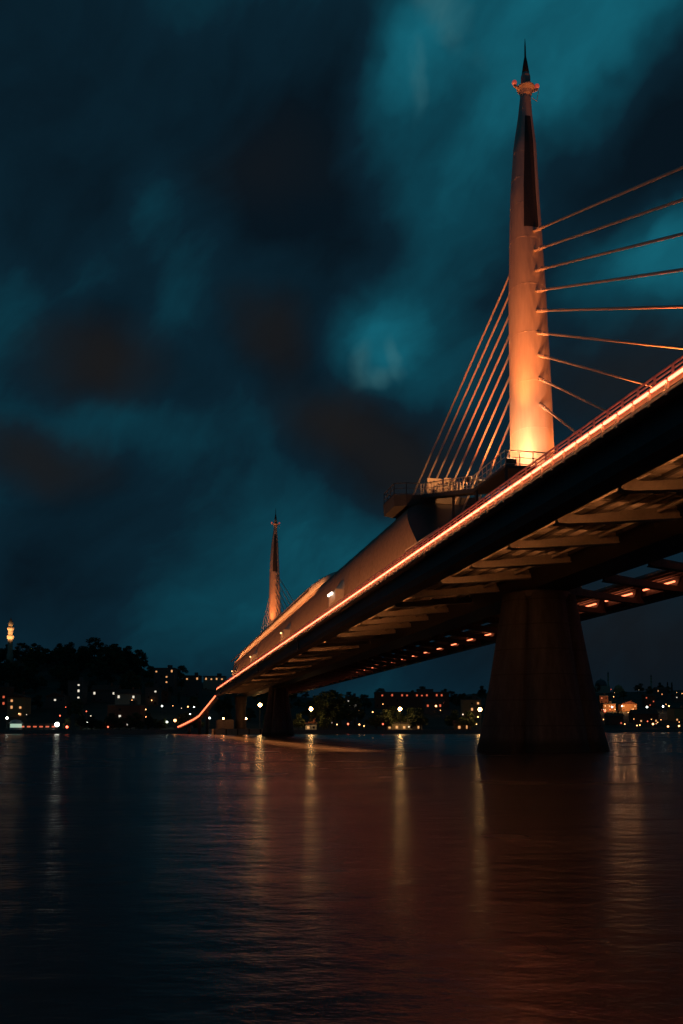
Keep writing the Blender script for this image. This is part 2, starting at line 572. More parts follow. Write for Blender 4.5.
def post_mesh(bm, s, y):
    box(bm, s * 13.24 - 0.04, s * 13.24 + 0.04, y - 0.035, y + 0.035, 15.98, 16.6)
    box(bm, s * 13.52 - 0.06, s * 13.52 + 0.06, y - 0.06, y + 0.06, 15.26, 15.80)


bm = bmesh.new(); post_mesh(bm, -1, 0)
pp = build('railing_post', bm, M['rail'], bridge, False, (0, -44.0, 0))
for k in range(1, 100):
    c = pp.copy(); col.objects.link(c); c.parent = bridge; c.location = (0, -44.0 + 1.3 * k, 0)
bm = bmesh.new()
for k in range(100, 213): post_mesh(bm, -1, -44.0 + 1.3 * k)
for k in range(1, 40): post_mesh(bm, -1, -44.0 - 1.3 * k)
for k in range(0, 278): post_mesh(bm, 1, -128.0 + 1.3 * k)
tag(build('railing_posts', bm, M['rail'], bridge), kind='stuff')
# the edge lights: one fitting between each pair of posts
def fitting_mesh(bm, s, y):
    box(bm, s * 13.50 - 0.04, s * 13.50 + 0.04, y + 0.10, y + 1.20, 15.83, 15.95)


bm = bmesh.new(); fitting_mesh(bm, -1, 0)
pp = build('light_fitting', bm, M['led'], bridge, False, (0, -44.0, 0))
for k in range(1, 100):
    c = pp.copy(); col.objects.link(c); c.parent = bridge; c.location = (0, -44.0 + 1.3 * k, 0)
bm = bmesh.new()
for k in range(100, 212): fitting_mesh(bm, -1, -44.0 + 1.3 * k)
for k in range(1, 40): fitting_mesh(bm, -1, -44.0 - 1.3 * k)
for k in range(0, 277): fitting_mesh(bm, 1, -128.0 + 1.3 * k)
tag(build('light_fittings', bm, M['led'], bridge), kind='stuff')
# drain pipes below the edge
for y in (52.5, 105.0, 160.0, 216.0):
    bm = bmesh.new()
    tube(bm, (-13.34, y, 15.3), (-13.34, y, 13.6), 0.16, None, 10)
    build('drain_pipe', bm, M['girder'], bridge)

# ------------------------------------------------------------------ floodlights on the deck round the pylons
def floodlight(lx, ly, z, target, power, size, blend, c=(1.0, 0.215, 0.048)):
    power *= 5
    bm = bmesh.new()
    box(bm, -0.3, 0.3, -0.2, 0.2, 0.15, 0.55)
    box(bm, -0.36, -0.3, -0.06, 0.06, -0.12, 0.45); box(bm, 0.3, 0.36, -0.06, 0.06, -0.12, 0.45)
    fl = build('floodlight', bm, M['platform'], bridge, False, (lx, ly, z - 0.6))
    bm = bmesh.new()
    box(bm, -0.26, 0.26, -0.16, 0.16, 0.552, 0.57)
    build('lens', bm, M['flood_lens'], fl)
    spot('flood_beam', bridge, (lx, ly, z + 0.1), target, power, size, blend, c)


floodlight(-3.6, -4.05, 25.25, (-1.2, -1.6, 28.6), 1350, 120, 1.0, (1.0, 0.32, 0.13))
floodlight(-3.9, 2.6, 25.25, (-1.2, 0.6, 30), 700, 110, 1.0, (1.0, 0.30, 0.09))
floodlight(2.9, -3.9, 25.25, (1.4, -0.2, 31), 420, 90, 1.0)
floodlight(-3.9, -4.1, 25.25, (-0.9, -0.8, 41), 4600, 38, 1.0)
floodlight(-7.5, -17.0, 17.0, (-0.1, 0, 38), 2800, 34, 0.9)
floodlight(4.5, -15.0, 17.0, (0.2, 0, 42), 1500, 34, 0.9)
floodlight(0.8, -20.0, 17.0, (0.0, -26, 36), 9000, 120, 1.0)
floodlight(-2.8, 9.0, 27.5, (0.0, 9, 40), 1600, 120, 1.0)
floodlight(-2.4, SPAN - 3.5, 31.3, (-0.4, SPAN - 0.6, 44), 1300, 62, 1.0)
floodlight(-2.6, SPAN + 2.6, 31.3, (-0.3, SPAN, 48), 500, 60, 1.0)
floodlight(1.6, SPAN - 4.6, 31.3, (0.4, SPAN - 0.2, 48), 600, 50, 1.0)
floodlight(-0.8, SPAN - 10.0, 31.3, (-0.1, SPAN, 46), 900, 40, 1.0)
floodlight(0.8, SPAN + 16.0, 31.3, (0, SPAN + 14, 40), 500, 120, 1.0)


def line_light(name, lx, y0, y1, z, power, direction, c, width=0.1, spread=180):
    d = bpy.data.lights.new(name, 'AREA')
    d.shape = 'RECTANGLE'; d.size = width; d.size_y = y1 - y0; d.energy = power; d.color = c; d.spread = R(spread)
    o = bpy.data.objects.new(name, d); col.objects.link(o); o.parent = bridge
    o.location = (lx, (y0 + y1) / 2, z)
    dz = -Vector(direction).normalized()           # local -Z shines
    yy = Vector((0, 1, 0)); xx = yy.cross(dz)
    o.rotation_euler = Matrix((xx, yy, dz)).transposed().to_euler()
    return o


# linear fill lights added to brighten the hall, roof, water, rails and posts
WARM = (1.0, 0.34, 0.10)
line_light('hall_fill', -12.3, 2.0, LED1, 15.62, 11000, (1, 0, 0.35), WARM)
line_light('roof_fill', -7.7, 76.0, 242.0, 26.2, 7000, (0.75, 0, 0.8), WARM)
line_light('water_fill', -13.7, 0.0, LED1, 15.3, 26000, (-0.2, 0, -1), WARM, 0.3, 26)
line_light('rail_fill', -13.26, Y0, LED1, 15.88, 900, (1, 0, 0.1), WARM)
line_light('post_fill', -13.66, Y0, LED1, 15.86, 1300, (0.55, 0, -1), WARM, 0.03)

# ------------------------------------------------------------------ station hall on the deck
hall = empty('station_hall', bridge_world(0, 120, 15.45), TH)
tag(hall, 'long brown vaulted station hall standing on the bridge deck between the pylons', 'station')
HO = Vector((0, 120, 15.45))
HW, HH = 7.6, 12.7


def hall_prof(k=1.0, n=40, dz=0.0):
    out = []
    for i in range(n + 1):
        t = math.pi * i / n
        c, s = math.cos(t), math.sin(t)
        x = -HW * k * math.copysign(abs(c) ** 0.5, c)
        z = HH * k * abs(s) ** 0.5
        out.append((x, z + dz))
    return out


prof = hall_prof()
TB0, TB1 = 10.0, 240.0


def hall_y0(z):                              # slanted front end: the foot reaches nearer the pylon
    return 5.0 + 17.0 * (z / HH) ** 1.2


bm = bmesh.new()
rows = []
for j in range(47):
    row = []
    for x, z in prof:
        a = hall_y0(z)
        y = a + (TB1 - a) * j / 46
        row.append(bm.verts.new((x, y - 120, z)))
    rows.append(row)
for r0, r1 in zip(rows, rows[1:]):
    for i in range(len(prof) - 1):
        bm.faces.new((r0[i], r0[i + 1], r1[i + 1], r1[i]))
build('shell', bm, M['hull'], hall, True)
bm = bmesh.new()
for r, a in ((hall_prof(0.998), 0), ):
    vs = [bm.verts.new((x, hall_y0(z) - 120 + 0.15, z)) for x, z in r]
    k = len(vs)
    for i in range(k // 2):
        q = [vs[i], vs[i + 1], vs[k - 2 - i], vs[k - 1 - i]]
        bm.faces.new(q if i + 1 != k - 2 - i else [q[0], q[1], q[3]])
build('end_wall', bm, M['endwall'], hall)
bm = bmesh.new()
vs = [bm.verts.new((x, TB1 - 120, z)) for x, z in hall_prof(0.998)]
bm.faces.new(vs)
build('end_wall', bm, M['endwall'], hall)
# standing seams along the shell
for j in range(1, 30):
    bm = bmesh.new()
    yy = 24 + j * 7.1
    for i in range(0, 20):
        (x0, z0), (x1, z1) = prof[i], prof[i + 1]
        beam(bm, (x0, yy - 120, z0), (x1, yy - 120, z1), 0.05, 0.05)
    build('seam', bm, M['hull'], hall)
# pale raised roof with a rounded front
def roof_h(y):
    t = (y - 68) / 42.0
    hgt = 3.6 * math.sqrt(max(0, 1 - (1 - min(1, t)) ** 2))
    if y > 100: hgt -= 0.5 * min(1, (y - 100) / 60)
    if y > 225: hgt *= max(0.02, 1 - ((y - 225) / 20) ** 2)
    return hgt


bm = bmesh.new()
rows = []
ys = [68 + 0.6 * i for i in range(10)] + [74 + 2.8 * i for i in range(62)]
for y in ys:
    h = roof_h(min(y, 244.5))
    row = []
    for i in range(25):
        t = math.pi * i / 24
        x = -5.2 * math.cos(t)
        zt = 10.9 + (1.6 + h) * math.sin(t) ** 0.55 if 0 < i < 24 else 10.9
        row.append(bm.verts.new((x, y - 120, zt)))
    rows.append(row)
for r0, r1 in zip(rows, rows[1:]):
    for i in range(24):
        bm.faces.new((r0[i], r0[i + 1], r1[i + 1], r1[i]))
bm.faces.new(rows[0]); bm.faces.new(rows[-1])
rf = build('roof', bm, M['roof'], hall, True)
for j in range(4, 58, 2):
    bm = bmesh.new()
    y = 74 + 2.8 * j
    h = roof_h(min(y, 244.5))
    pts = [(-5.2 * math.cos(math.pi * i / 24), y - 120, 10.92 + (1.62 + h) * math.sin(math.pi * i / 24) ** 0.55) for i in range(1, 13)]
    for a, c in zip(pts, pts[1:]): beam(bm, a, c, 0.08, 0.06)
    build('roof_rib', bm, M['roof'], rf)
bm = bmesh.new()
box(bm, -7.86, -7.74, 76 - 120, 242 - 120, 10.55, 10.95)
build('roof_fill_housing', bm, M['hull'], hall)  # added housing bar that hides the roof fill light
# entrance hoods
def hood(y, first):
    bm = bmesh.new()
    rs = []
    for i in range(9):
        t = i / 8
        w = 2.4 * math.sqrt(max(0.0, 1 - (1 - t) ** 2)) + 0.05
        x = -HW * 0.93 - 1.9 * (1 - t) - 0.1
        hz = 4.9 + 2.6 * t
        rs.append([(x, y - 120 + w * math.cos(math.pi * k / 10), hz * 0.93 + 1.3 * math.sin(math.pi * k / 10)) for k in range(11)])
    vs = [[bm.verts.new(p) for p in r] for r in rs]
    for a, c in zip(vs, vs[1:]):
        for k in range(10):
            bm.faces.new((a[k], a[k + 1], c[k + 1], c[k]))
    for sgn in (-1, 1):
        prism_x(bm, [(y - 120 + sgn * 2.3 - 0.08, 0), (y - 120 + sgn * 2.3 + 0.08, 0), (y - 120 + sgn * 2.3 + 0.08, 6.5), (y - 120 + sgn * 2.3 - 0.08, 6.5)], -HW - 1.2, -HW * 0.96)
    h = build('entrance_hood', bm, M['roof'], hall, False)
    for dy in ((-1.5, -0.7, 0.1, 0.9) if first else (-0.2,)):
        bm = bmesh.new()
        ball(bm, (-HW - 1.5, y - 120 + dy, 6.0), 0.2 if first else 0.14, 8)
        build('lamp', bm, M['hood_lamp' if first else 'lamp_orange'], h, True)


for y in (50.0, 102.0, 162.0, 222.0): hood(y, y == 50.0)

# ------------------------------------------------------------------ access platform and gangway by the pylon
gang = empty('access_gangway', bridge_world(-4, 12, 24.0), TH)
tag(gang, 'dark steel platform and railed stair between station end and nearer pylon', 'gangway')
GO = Vector((-4, 12, 24.0))


def g(x, y, z): return Vector((x, y, z)) - GO


bm = bmesh.new()
a = g(-6.7, 22.4, 27.75); c = g(4.5, 28.4, 29.1)
vv = [(-6.9, 22.8), (-5.6, 22.2), (4.5, 22.2), (4.5, 28.4), (-5.6, 28.4), (-6.9, 27.6)]
lo = [bm.verts.new(g(x * (0.985), y, 27.75)) for x, y in vv]; hi = [bm.verts.new(g(x, y, 29.1)) for x, y in vv]
for i in range(6): bm.faces.new((lo[i], lo[(i + 1) % 6], hi[(i + 1) % 6], hi[i]))
bm.faces.new(lo); bm.faces.new(hi)
for x in (-5, -2.5, 0, 2.5):
    beam(bm, g(x, 22.3, 27.5), g(x, 28.3, 27.5), 0.25, 0.45)
build('platform', bm, M['platform'], gang)


def railing(name, pts, hgt=1.35, step=1.5):
    bm = bmesh.new()
    for p, q in zip(pts, pts[1:]):
        p, q = Vector(p), Vector(q)
        for dz, r in ((hgt, 0.05), (hgt * 0.55, 0.03), (0.15, 0.03)):
            tube(bm, g(*(p + Vector((0, 0, dz)))), g(*(q + Vector((0, 0, dz)))), r, None, 6)
        k = max(1, int((q - p).length / step))
        for i in range(k + 1):
            t = p + (q - p) * i / k
            tube(bm, g(*t), g(*(t + Vector((0, 0, hgt)))), 0.045, None, 6)
    return build(name, bm, M['platform'] if name == 'railing' else M['rail'], gang)


railing('railing', [(4.4, 22.4, 29.1), (-0.2, 22.3, 29.1)])
railing('railing', [(-3.4, 22.3, 29.1), (-5.5, 22.3, 29.1), (-6.8, 22.9, 29.1), (-6.8, 27.5, 29.1), (-5.5, 28.3, 29.1), (4.4, 28.3, 29.1), (4.4, 22.4, 29.1)])
# landing in front of the pylon, flight of steps to the platform
bm = bmesh.new()
box(bm, *(v for v in (-4.4 + 4, 3.2 + 4)), -4.4 - 12, -2.45 - 12, 24.35 - 24, 24.6 - 24)
box(bm, -4.4 + 4, -2.4 + 4, -2.45 - 12, 3.4 - 12, 24.35 - 24, 24.6 - 24)
build('landing', bm, M['platform'], gang)
bm = bmesh.new()
for i in range(26):
    t = i / 25
    y = 3.4 + t * 18.8; z = 24.6 + t * 4.5
    x = -3.4 + t * 0.6
    box(bm, x - 0.85 + 4, x + 0.85 + 4, y - 12, y + 0.72 - 12, z - 0.12 - 24, z - 0.04 - 24)
for s in (-0.9, 0.9):
    beam(bm, g(-3.4 + s, 3.3, 24.45), g(-2.8 + s, 22.2, 28.95), 0.1, 0.4)
build('stair', bm, M['platform'], gang)
railing('handrail', [(3.2, -2.6, 24.6), (3.2, -4.35, 24.6), (-4.35, -4.35, 24.6), (-4.35, 3.4, 24.6), (-3.75, 22.2, 29.1)], 1.3, 1.1)
railing('handrail', [(-2.45, 3.4, 24.6), (-1.85, 22.2, 29.1)], 1.3, 1.1)
# struts that carry the landing on the pylon and the deck
bm = bmesh.new()
bm.free()
for x, y, z in ((-4.2, -4.1, 24.35), (-4.2, 3.0, 24.35), (2.9, -4.1, 24.35), (-3.2, 12.5, 26.3)):
    bm = bmesh.new(); tube(bm, g(x, y, 15.45), g(x, y, z), 0.14, None, 10)
    build('support_post', bm, M['platform'], gang)

cab = empty('equipment_cabinet', bridge_world(-1.2, 23.6, 29.1), TH)
tag(cab, 'pair of perforated orange lit equipment cabinets on the platform above the station end', 'cabinet')
bm = bmesh.new()
box(bm, -1.5, 0.25, -0.6, 0.6, 0.0, 2.3)
box(bm, 0.55, 1.7, -0.6, 0.6, 0.0, 2.45)
box(bm, -1.6, 1.75, -0.66, 0.66, 1.22, 1.3)
build('housing', bm, M['cabinet'], cab)
bm = bmesh.new()
for (x, z, r) in ((-0.55, 0.62, 0.34), (-1.15, 1.75, 0.13), (-0.7, 1.9, 0.12), (-0.2, 1.65, 0.12), (0.85, 0.7, 0.16), (1.3, 0.7, 0.16), (0.85, 1.8, 0.13), (1.3, 1.75, 0.13), (-1.2, 0.9, 0.1), (0.05, 0.9, 0.1), (1.1, 1.05, 0.08)):
    tube(bm, (x, -0.602, z), (x, -0.625, z), r, None, 14)
build('vent_opening', bm, M['dark_panel'], cab)
spot('platform_beam', bridge, (-2.0, 4.5, 26.9), (-1.2, 23.0, 30.4), 16000, 22, 0.6, (1.0, 0.36, 0.10))

# short lit stair between deck edge and gangway
st = empty('deck_stair', bridge_world(-9.5, 0, 15.45), TH)
tag(st, 'short steel stair with pale handrail rising from the deck edge below the gangway', 'stair')
bm = bmesh.new()
for i in range(10):
    box(bm, -0.6, 0.6, 6.0 - i * 0.75, 6.6 - i * 0.75, 2.6 - i * 0.06, 2.68 - i * 0.06)
build('tread', bm, M['rail'], st)
bm = bmesh.new()
for x in (-0.65, 0.65):
    beam(bm, (x, 6.6, 3.7), (x, -3.6, 3.5), 0.08, 0.1)
    beam(bm, (x, 6.6, 2.6), (x, -3.6, 2.2), 0.08, 0.2)
    for y in (6.5, 3.0, -0.4, -3.5): beam(bm, (x, y, 0), (x, y, 3.6), 0.1, 0.1)
build('handrail', bm, M['rail'], st)

# ------------------------------------------------------------------ water, ground
bm = bmesh.new()
nx = 1
v = [bm.verts.new(p) for p in ((-9000, -300, 0), (9000, -300, 0), (9000, 9000, 0), (-9000, 9000, 0))]
bm.faces.new(v)
tag(build('water', bm, M['water']), kind='structure')


def shore(X):
    if X < 80: return 345.0
    if X > 140: return 520.0
    t = (X - 80) / 60
    return 345 + 175 * t * t * (3 - 2 * t)


SKY = [(-400, 664), (-200, 660), (0, 664), (10, 661), (30, 657), (60, 657), (110, 656), (130, 661), (150, 673), (200, 682), (240, 690), (300, 697), (340, 699), (370, 698), (455, 697), (470, 694), (500, 693), (560, 694), (600, 692), (640, 692), (683, 690), (900, 690), (1200, 695)]


def ground_z(X, Y):
    off = Y - shore(X)
    if off <= 12: return 1.4
    px = CX + F * X / Y
    ro = 270.0 if X < 120 else 420.0
    Yr = shore(X) + ro
    Hh = (HY - interp(SKY, px)) * Yr / F + EYE
    t = min(1, (off - 12) / (ro - 12))
    return 1.4 + (Hh - 1.4) * (t ** 1.15)


bm = bmesh.new()
Xs = [-2600, -1800, -1200, -800, -600] + [-500 + 12.5 * i for i in range(97)] + [760, 900, 1200, 1800, 2600]
Of = [0, 6, 12, 30, 50, 75, 100, 130, 160, 190, 220, 245, 270, 300, 340, 380, 420, 600, 1200, 3000]
rows = []
for o in Of:
    rows.append([bm.verts.new((x, shore(x) + o, ground_z(x, shore(x) + o))) for x in Xs])
for r0, r1 in zip(rows, rows[1:]):
    for i in range(len(Xs) - 1): bm.faces.new((r0[i], r0[i + 1], r1[i + 1], r1[i]))
tag(build('ground', bm, M['ground'], None, True), kind='structure')
bm = bmesh.new()
prev = None
for x in [-2600, -600] + [-300 + 20 * i for i in range(40)] + [900, 2600]:
    y = shore(x)
    ring = [bm.verts.new(p) for p in ((x, y - 1.2, -1.5), (x, y - 1.0, 1.3), (x, y - 1.0, 1.62), (x, y + 0.6, 1.62), (x, y + 0.6, -1.5))]
    if prev:
        for i in range(4): bm.faces.new((prev[i], prev[i + 1], ring[i + 1], ring[i]))
    prev = ring
tag(build('quay_wall', bm, M['stone']), 'low stone quay wall along the far waterline', 'quay')


def on_ground(px, py, hh):
    """where the line of sight through a point meets something hh above the terrain"""
    dx, dy, dz = ray(px, py)
    Y = 346.0
    while Y < 1100:
        t = Y / dy
        X, z = dx * t, EYE + dz * t
        if Y > shore(X) + 4 and z <= ground_z(X, Y) + hh: return X, Y, ground_z(X, Y)
        Y += 1.5
    t = 700 / dy
    return dx * t, 700.0, ground_z(dx * t, 700.0)


clear = []                                   # picture areas that trees keep out of: px0, px1, top, distance


def keep(px0, px1, py, Y): clear.append((px0, px1, py, Y))


# ------------------------------------------------------------------ buildings
def building(name, label, px, w, d, storeys, wall, roof, wins, py=None, win='win_warm', group=None, cat='building', hh=None, rot=0.0, Y=None, dark=0.35, fixed=None):
    """a block of storeys with a roof and rows of windows; wins = list of (column, row) that are lit"""
    sh = 3.1
    hgt = storeys * sh
    if fixed: X, Yb, zg = fixed
    elif Y: X, Yb = at(px, 700, Y)[0], Y; zg = ground_z(X, Yb)
    else: X, Yb, zg = on_ground(px, py, hh if hh is not None else hgt * 0.6)
    b = empty(name, (X, Yb, zg - 0.3), rot)
    tag(b, label, cat, group)
    bm = bmesh.new()
    box(bm, -w / 2, w / 2, 0, d, -1.5, hgt)
    build('wall', bm, M[wall], b)
    bm = bmesh.new()
    if roof == 'flat':
        box(bm, -w / 2 - 0.25, w / 2 + 0.25, -0.25, d + 0.25, hgt + 0.003, hgt + 0.5)
        box(bm, w * 0.1, w * 0.3, d * 0.4, d * 0.7, hgt + 0.503, hgt + 2.4)
        r = build('roof', bm, M['wall_grey'], b)
    else:
        rh = min(3.2, w * 0.22)
        prism_y(bm, [(-w / 2 - 0.5, hgt + 0.003), (w / 2 + 0.5, hgt + 0.003), (0, hgt + rh)], -0.5, d + 0.5) if roof == 'gable' else \
            prism_x(bm, [(-0.6, hgt + 0.003), (d + 0.6, hgt + 0.003), (d / 2, hgt + rh)], -w / 2 - 0.5, w / 2 + 0.5)
        r = build('roof', bm, M['tiles'], b)
        bm = bmesh.new(); box(bm, w * 0.2, w * 0.2 + 0.9, d * 0.35, d * 0.35 + 0.9, hgt + 0.6, hgt + rh + 1.0)
        build('chimney', bm, M['wall_brick'], r)
    nc = max(2, int(w / 2.9))
    for row in range(storeys):
        for c in range(nc):
            x = -w / 2 + w * (c + 0.5) / nc
            lit = (c, row) in wins
            if not lit and random.random() > dark: continue
            bm = bmesh.new()
            box(bm, x - 0.45, x + 0.45, -0.08, 0.1, row * sh + 1.0, row * sh + random.uniform(1.7, 2.3))
            build('window', bm, M[win if lit else 'win_dark'], b)
    pxh = w * F / Yb / 2
    keep(px - pxh - 1, px + pxh + 1, HY - (zg + hgt - EYE) * F / Yb, Yb)
    return b


# --- left shore
building('arcaded_house', 'small ochre house with arched orange light below the left hill', 16, 8, 8, 3, 'wall_orange', 'gable', {(0, 1), (1, 1), (0, 2), (1, 0)}, 705, 'win_warm')
building('apartment_block', 'dark block with a column of white windows under the wooded left hill', 75, 7, 9, 4, 'wall_grey', 'flat', {(1, 3), (1, 2), (1, 1)}, 691, 'win_white')
building('quay_house', 'low grey house with one white window behind the star bright left lamp', 55, 9, 8, 2, 'wall_grey', 'gable', {(1, 1)}, 701, 'win_white')
building('row_house', 'grey house with two white windows in the trees left of the red gable', 104, 13, 8, 2, 'wall_grey', 'hip', {(0, 1), (3, 1)}, 695, 'win_white')
building('row_house', 'low house with two wide white windows right of the dark wood', 126, 11, 8, 2, 'wall_cream', 'hip', {(0, 1), (2, 1)}, 698.5, 'win_white')
building('row_house', 'two storey quay house with scattered white windows left of the red gable', 124, 14, 9, 3, 'wall_brick', 'flat', {(1, 1), (0, 0), (2, 0), (3, 0)}, 714, 'win_white')
building('hillside_house', 'tall dark house with warm windows on the crest of the left hill slope', 164, 12, 10, 5, 'wall_grey', 'flat', {(0, 4), (2, 3), (3, 4), (2, 2)}, 676, 'win_warm', hh=11)
building('hillside_house', 'house with one small white window just left of the red gable', 152, 7, 7, 3, 'wall_grey', 'flat', {(1, 2)}, 695, 'win_white')
building('gabled_house', 'house with a red lit gable wall on the left slope', 163, 5.5, 8, 2, 'wall_brick', 'gable', {(0, 1)}, 696, 'win_red')
building('hillside_house', 'dark house with two orange windows between crest house and villa', 192, 9, 8, 4, 'wall_grey', 'flat', {(0, 3), (2, 3)}, 684, 'win_warm')
building('hillside_villa', 'cream villa with a bright row of warm windows behind the bridge end', 214, 14, 9, 3, 'wall_cream', 'flat', {(0, 2), (1, 2), (2, 2), (3, 2)}, 679, 'win_warm', hh=7.5)
building('terrace_house', 'dark wide house at the left edge of the picture with red and orange windows', 0, 7, 8, 4, 'wall_brick', 'flat', {(0, 3), (1, 1), (1, 2)}, 697, 'win_red')
# --- centre, under the bridge
building('market_hall', 'long flat roofed hall with a row of red lit windows on the ridge', 412, 44, 12, 3, 'wall_brick', 'flat', {(1, 2), (3, 2), (5, 2), (6, 2), (8, 2), (9, 2), (10, 2), (12, 2), (13, 2)}, 697, 'win_red', hh=6.5)
building('dark_house', 'dark house with three white windows behind the trees in the middle', 352, 7, 8, 3, 'wall_grey', 'flat', {(0, 2), (0, 1), (1, 1)}, 704, 'win_white')
building('quay_pavilion', 'long pale pavilion with warm light under the third lamp', 404, 15, 6, 1, 'wall_cream', 'flat', {(0, 0), (1, 0), (2, 0), (4, 0)}, None, 'win_warm', Y=358)
building('quay_kiosk', 'low orange kiosk between the third and fourth lamps', 463, 6.5, 5, 1, 'wall_orange', 'hip', {(0, 0), (1, 0)}, None, 'win_warm', Y=357)
building('red_kiosk', 'small red roofed kiosk below the second lamp', 311, 4.5, 4.5, 1, 'wall_white', 'gable', {(0, 0)}, None, 'win_warm', Y=356)
building('terrace_house', 'house with an orange and a white window on the middle slope', 434, 10, 8, 2, 'wall_grey', 'hip', {(0, 1), (2, 1)}, 707, 'win_red')
building('terrace_house', 'ochre house lit by the fourth lamp beside the pier', 472, 9, 8, 3, 'wall_orange', 'flat', {(1, 1), (2, 2)}, 707, 'win_warm')
# --- right shore
building('hilltop_house', 'ochre hilltop house left of the two lit under the domes', 609, 10, 9, 2, 'wall_orange', 'flat', {(0, 1), (1, 1), (0, 0)}, 688, 'win_warm', hh=3)
building('hilltop_house', 'ochre gabled hilltop house right of the domes', 629, 12, 10, 2, 'wall_orange', 'gable', {(0, 1), (2, 0), (3, 1)}, 688, 'win_warm', hh=3)
building('slope_house', 'dark house with a stack of red windows beside the pier edge', 604, 7, 8, 4, 'wall_brick', 'flat', {(0, 3), (1, 1), (0, 0)}, 702, 'win_red')
building('slope_house', 'dark house with warm windows high on the right slope', 662, 11, 9, 3, 'wall_grey', 'hip', {(0, 2), (1, 1)}, 693, 'win_warm')
building('slope_house', 'dark house with red and warm windows in the middle of the right slope', 650, 9, 8, 3, 'wall_brick', 'hip', {(0, 2), (2, 1), (1, 0)}, 700, 'win_red')
building('slope_house', 'house with one white window at the right edge of the picture', 679, 8, 8, 2, 'wall_grey', 'hip', {(0, 1)}, 698, 'win_white')
building('warehouse', 'tall orange lit wall of a warehouse at the right edge', 684, 13, 14, 3, 'wall_orange', 'flat', {(0, 0), (3, 0)}, 713, 'win_warm', hh=6)
building('warehouse', 'long low warehouse with reddish tiled roof above the right quay', 646, 17, 10, 2, 'wall_brick', 'hip', {(1, 0), (4, 0)}, 717, 'win_warm', hh=4)
building('warehouse', 'small brick warehouse beside the pier on the right quay', 616, 10, 8, 2, 'wall_brick', 'hip', {(2, 0)}, 719, 'win_red', hh=4)

# white kiosk on the left quay
X, Y, z = at(14, 727, 348)
k = empty('ferry_kiosk', (X, 350, 1.4))
tag(k, 'white round fronted ferry kiosk lit from inside at the far left quay', 'kiosk')
bm = bmesh.new(); lathe(bm, [(2.4, 0), (2.4, 1.1)], 20); build('base', bm, M['wall_white'], k)
bm = bmesh.new(); lathe(bm, [(2.2, 1.103), (2.2, 2.6)], 20); build('glazing', bm, glow('kiosk_glass', (0.7, 1.0, 0.75), 0.5, False), k)
bm = bmesh.new(); lathe(bm, [(2.7, 2.603), (2.8, 2.9), (2.0, 3.4), (2.0, 3.9), (0.3, 4.3)], 20); build('roof', bm, M['wall_white'], k)
keep(5, 22, 712, 350)
# market stalls in a row beside it
for i in range(6):
    X = at(22 + i * 6.2, 727, 352)[0]
    s = empty('market_stall', (X, 352, 1.4))
    tag(s, 'small stall with a red lit awning in the row on the far left quay', 'stall', 'red stalls on the left quay')
    bm = bmesh.new(); prism_x(bm, [(-1.0, 2.0), (1.0, 2.7), (1.0, 2.78), (-1.0, 2.08)], -1.05, 1.05); build('awning', bm, M['wall_brick'], s)
    bm = bmesh.new(); box(bm, -0.9, 0.9, -0.4, 0.5, 0, 0.95); build('counter', bm, M['wall_grey'], s)
    bm = bmesh.new(); box(bm, -0.7, 0.7, 0.55, 0.65, 1.2, 1.75); build('lit_panel', bm, M['win_red'], s)
keep(16, 58, 718, 352)

# minaret and mosque
def minaret(px, ytop, Y, zg, rad, label, lit):
    X, _, zt = at(px, ytop, Y)
    o = empty('minaret', (X, Y, zg))
    tag(o, label, 'minaret')
    h = zt - zg
    bm = bmesh.new(); lathe(bm, [(rad * 1.3, -2), (rad * 1.3, h * 0.2), (rad, h * 0.24), (rad * 0.95, h * 0.52)], 16); build('shaft', bm, M['wall_cream'], o, True)
    bm = bmesh.new(); lathe(bm, [(rad * 1.0, h * 0.52), (rad * 1.35, h * 0.56), (rad * 1.35, h * 0.60), (rad * 0.9, h * 0.602), (rad * 0.9, h * 0.71), (rad * 1.3, h * 0.74), (rad * 1.3, h * 0.77), (rad * 0.85, h * 0.772), (rad * 0.85, h * 0.84)], 16); build('balcony', bm, M['wall_cream'], o)
    bm = bmesh.new(); lathe(bm, [(rad * 1.05, h * 0.843), (rad * 0.5, h * 0.93), (0.1, h * 0.985), (0.04, h)], 16); build('cone', bm, M['lead'], o, True)
    if lit:
        for k in range(4):
            a = math.pi / 2 * k + 0.6
            spot('minaret_beam', o, (16 * math.cos(a), 16 * math.sin(a), h * 0.3), (0, 0, h * 0.68), lit * 9, 36, 0.9, (1.0, 0.45, 0.16))
    return o


zg = ground_z(at(11, 655, 600)[0], 600)
minaret(11, 617, 600, zg, 1.7, 'slim orange lit minaret on the wooded left hill', 5200)
keep(6, 16, 640, 600)
Xm = at(601, 690, 930)[0]
mq = empty('mosque', (Xm, 930, ground_z(Xm, 930) - 1)); tag(mq, 'dark domed mosque on the right skyline', 'mosque')
bm = bmesh.new(); box(bm, -7.5, 7.5, -7, 7, -2, 8.0); build('wall', bm, M['wall_cream'], mq)
bm = bmesh.new(); lathe(bm, [(6.2, 8.003), (6.2, 10)] + [(6.0 * math.cos(t * math.pi / 18), 10 + 5.2 * math.sin(t * math.pi / 18)) for t in range(9)] + [(0.1, 16.5)], 24); build('dome', bm, M['lead'], mq, True)
Xm2 = at(618.5, 690, 920)[0]
mq = empty('domed_tomb', (Xm2, 920, ground_z(Xm2, 920) - 1)); tag(mq, 'small orange lit domed hall right of the big dark dome', 'mosque')
bm = bmesh.new(); box(bm, -4.5, 4.5, -4, 4, -2, 5.5); build('wall', bm, M['wall_orange'], mq)
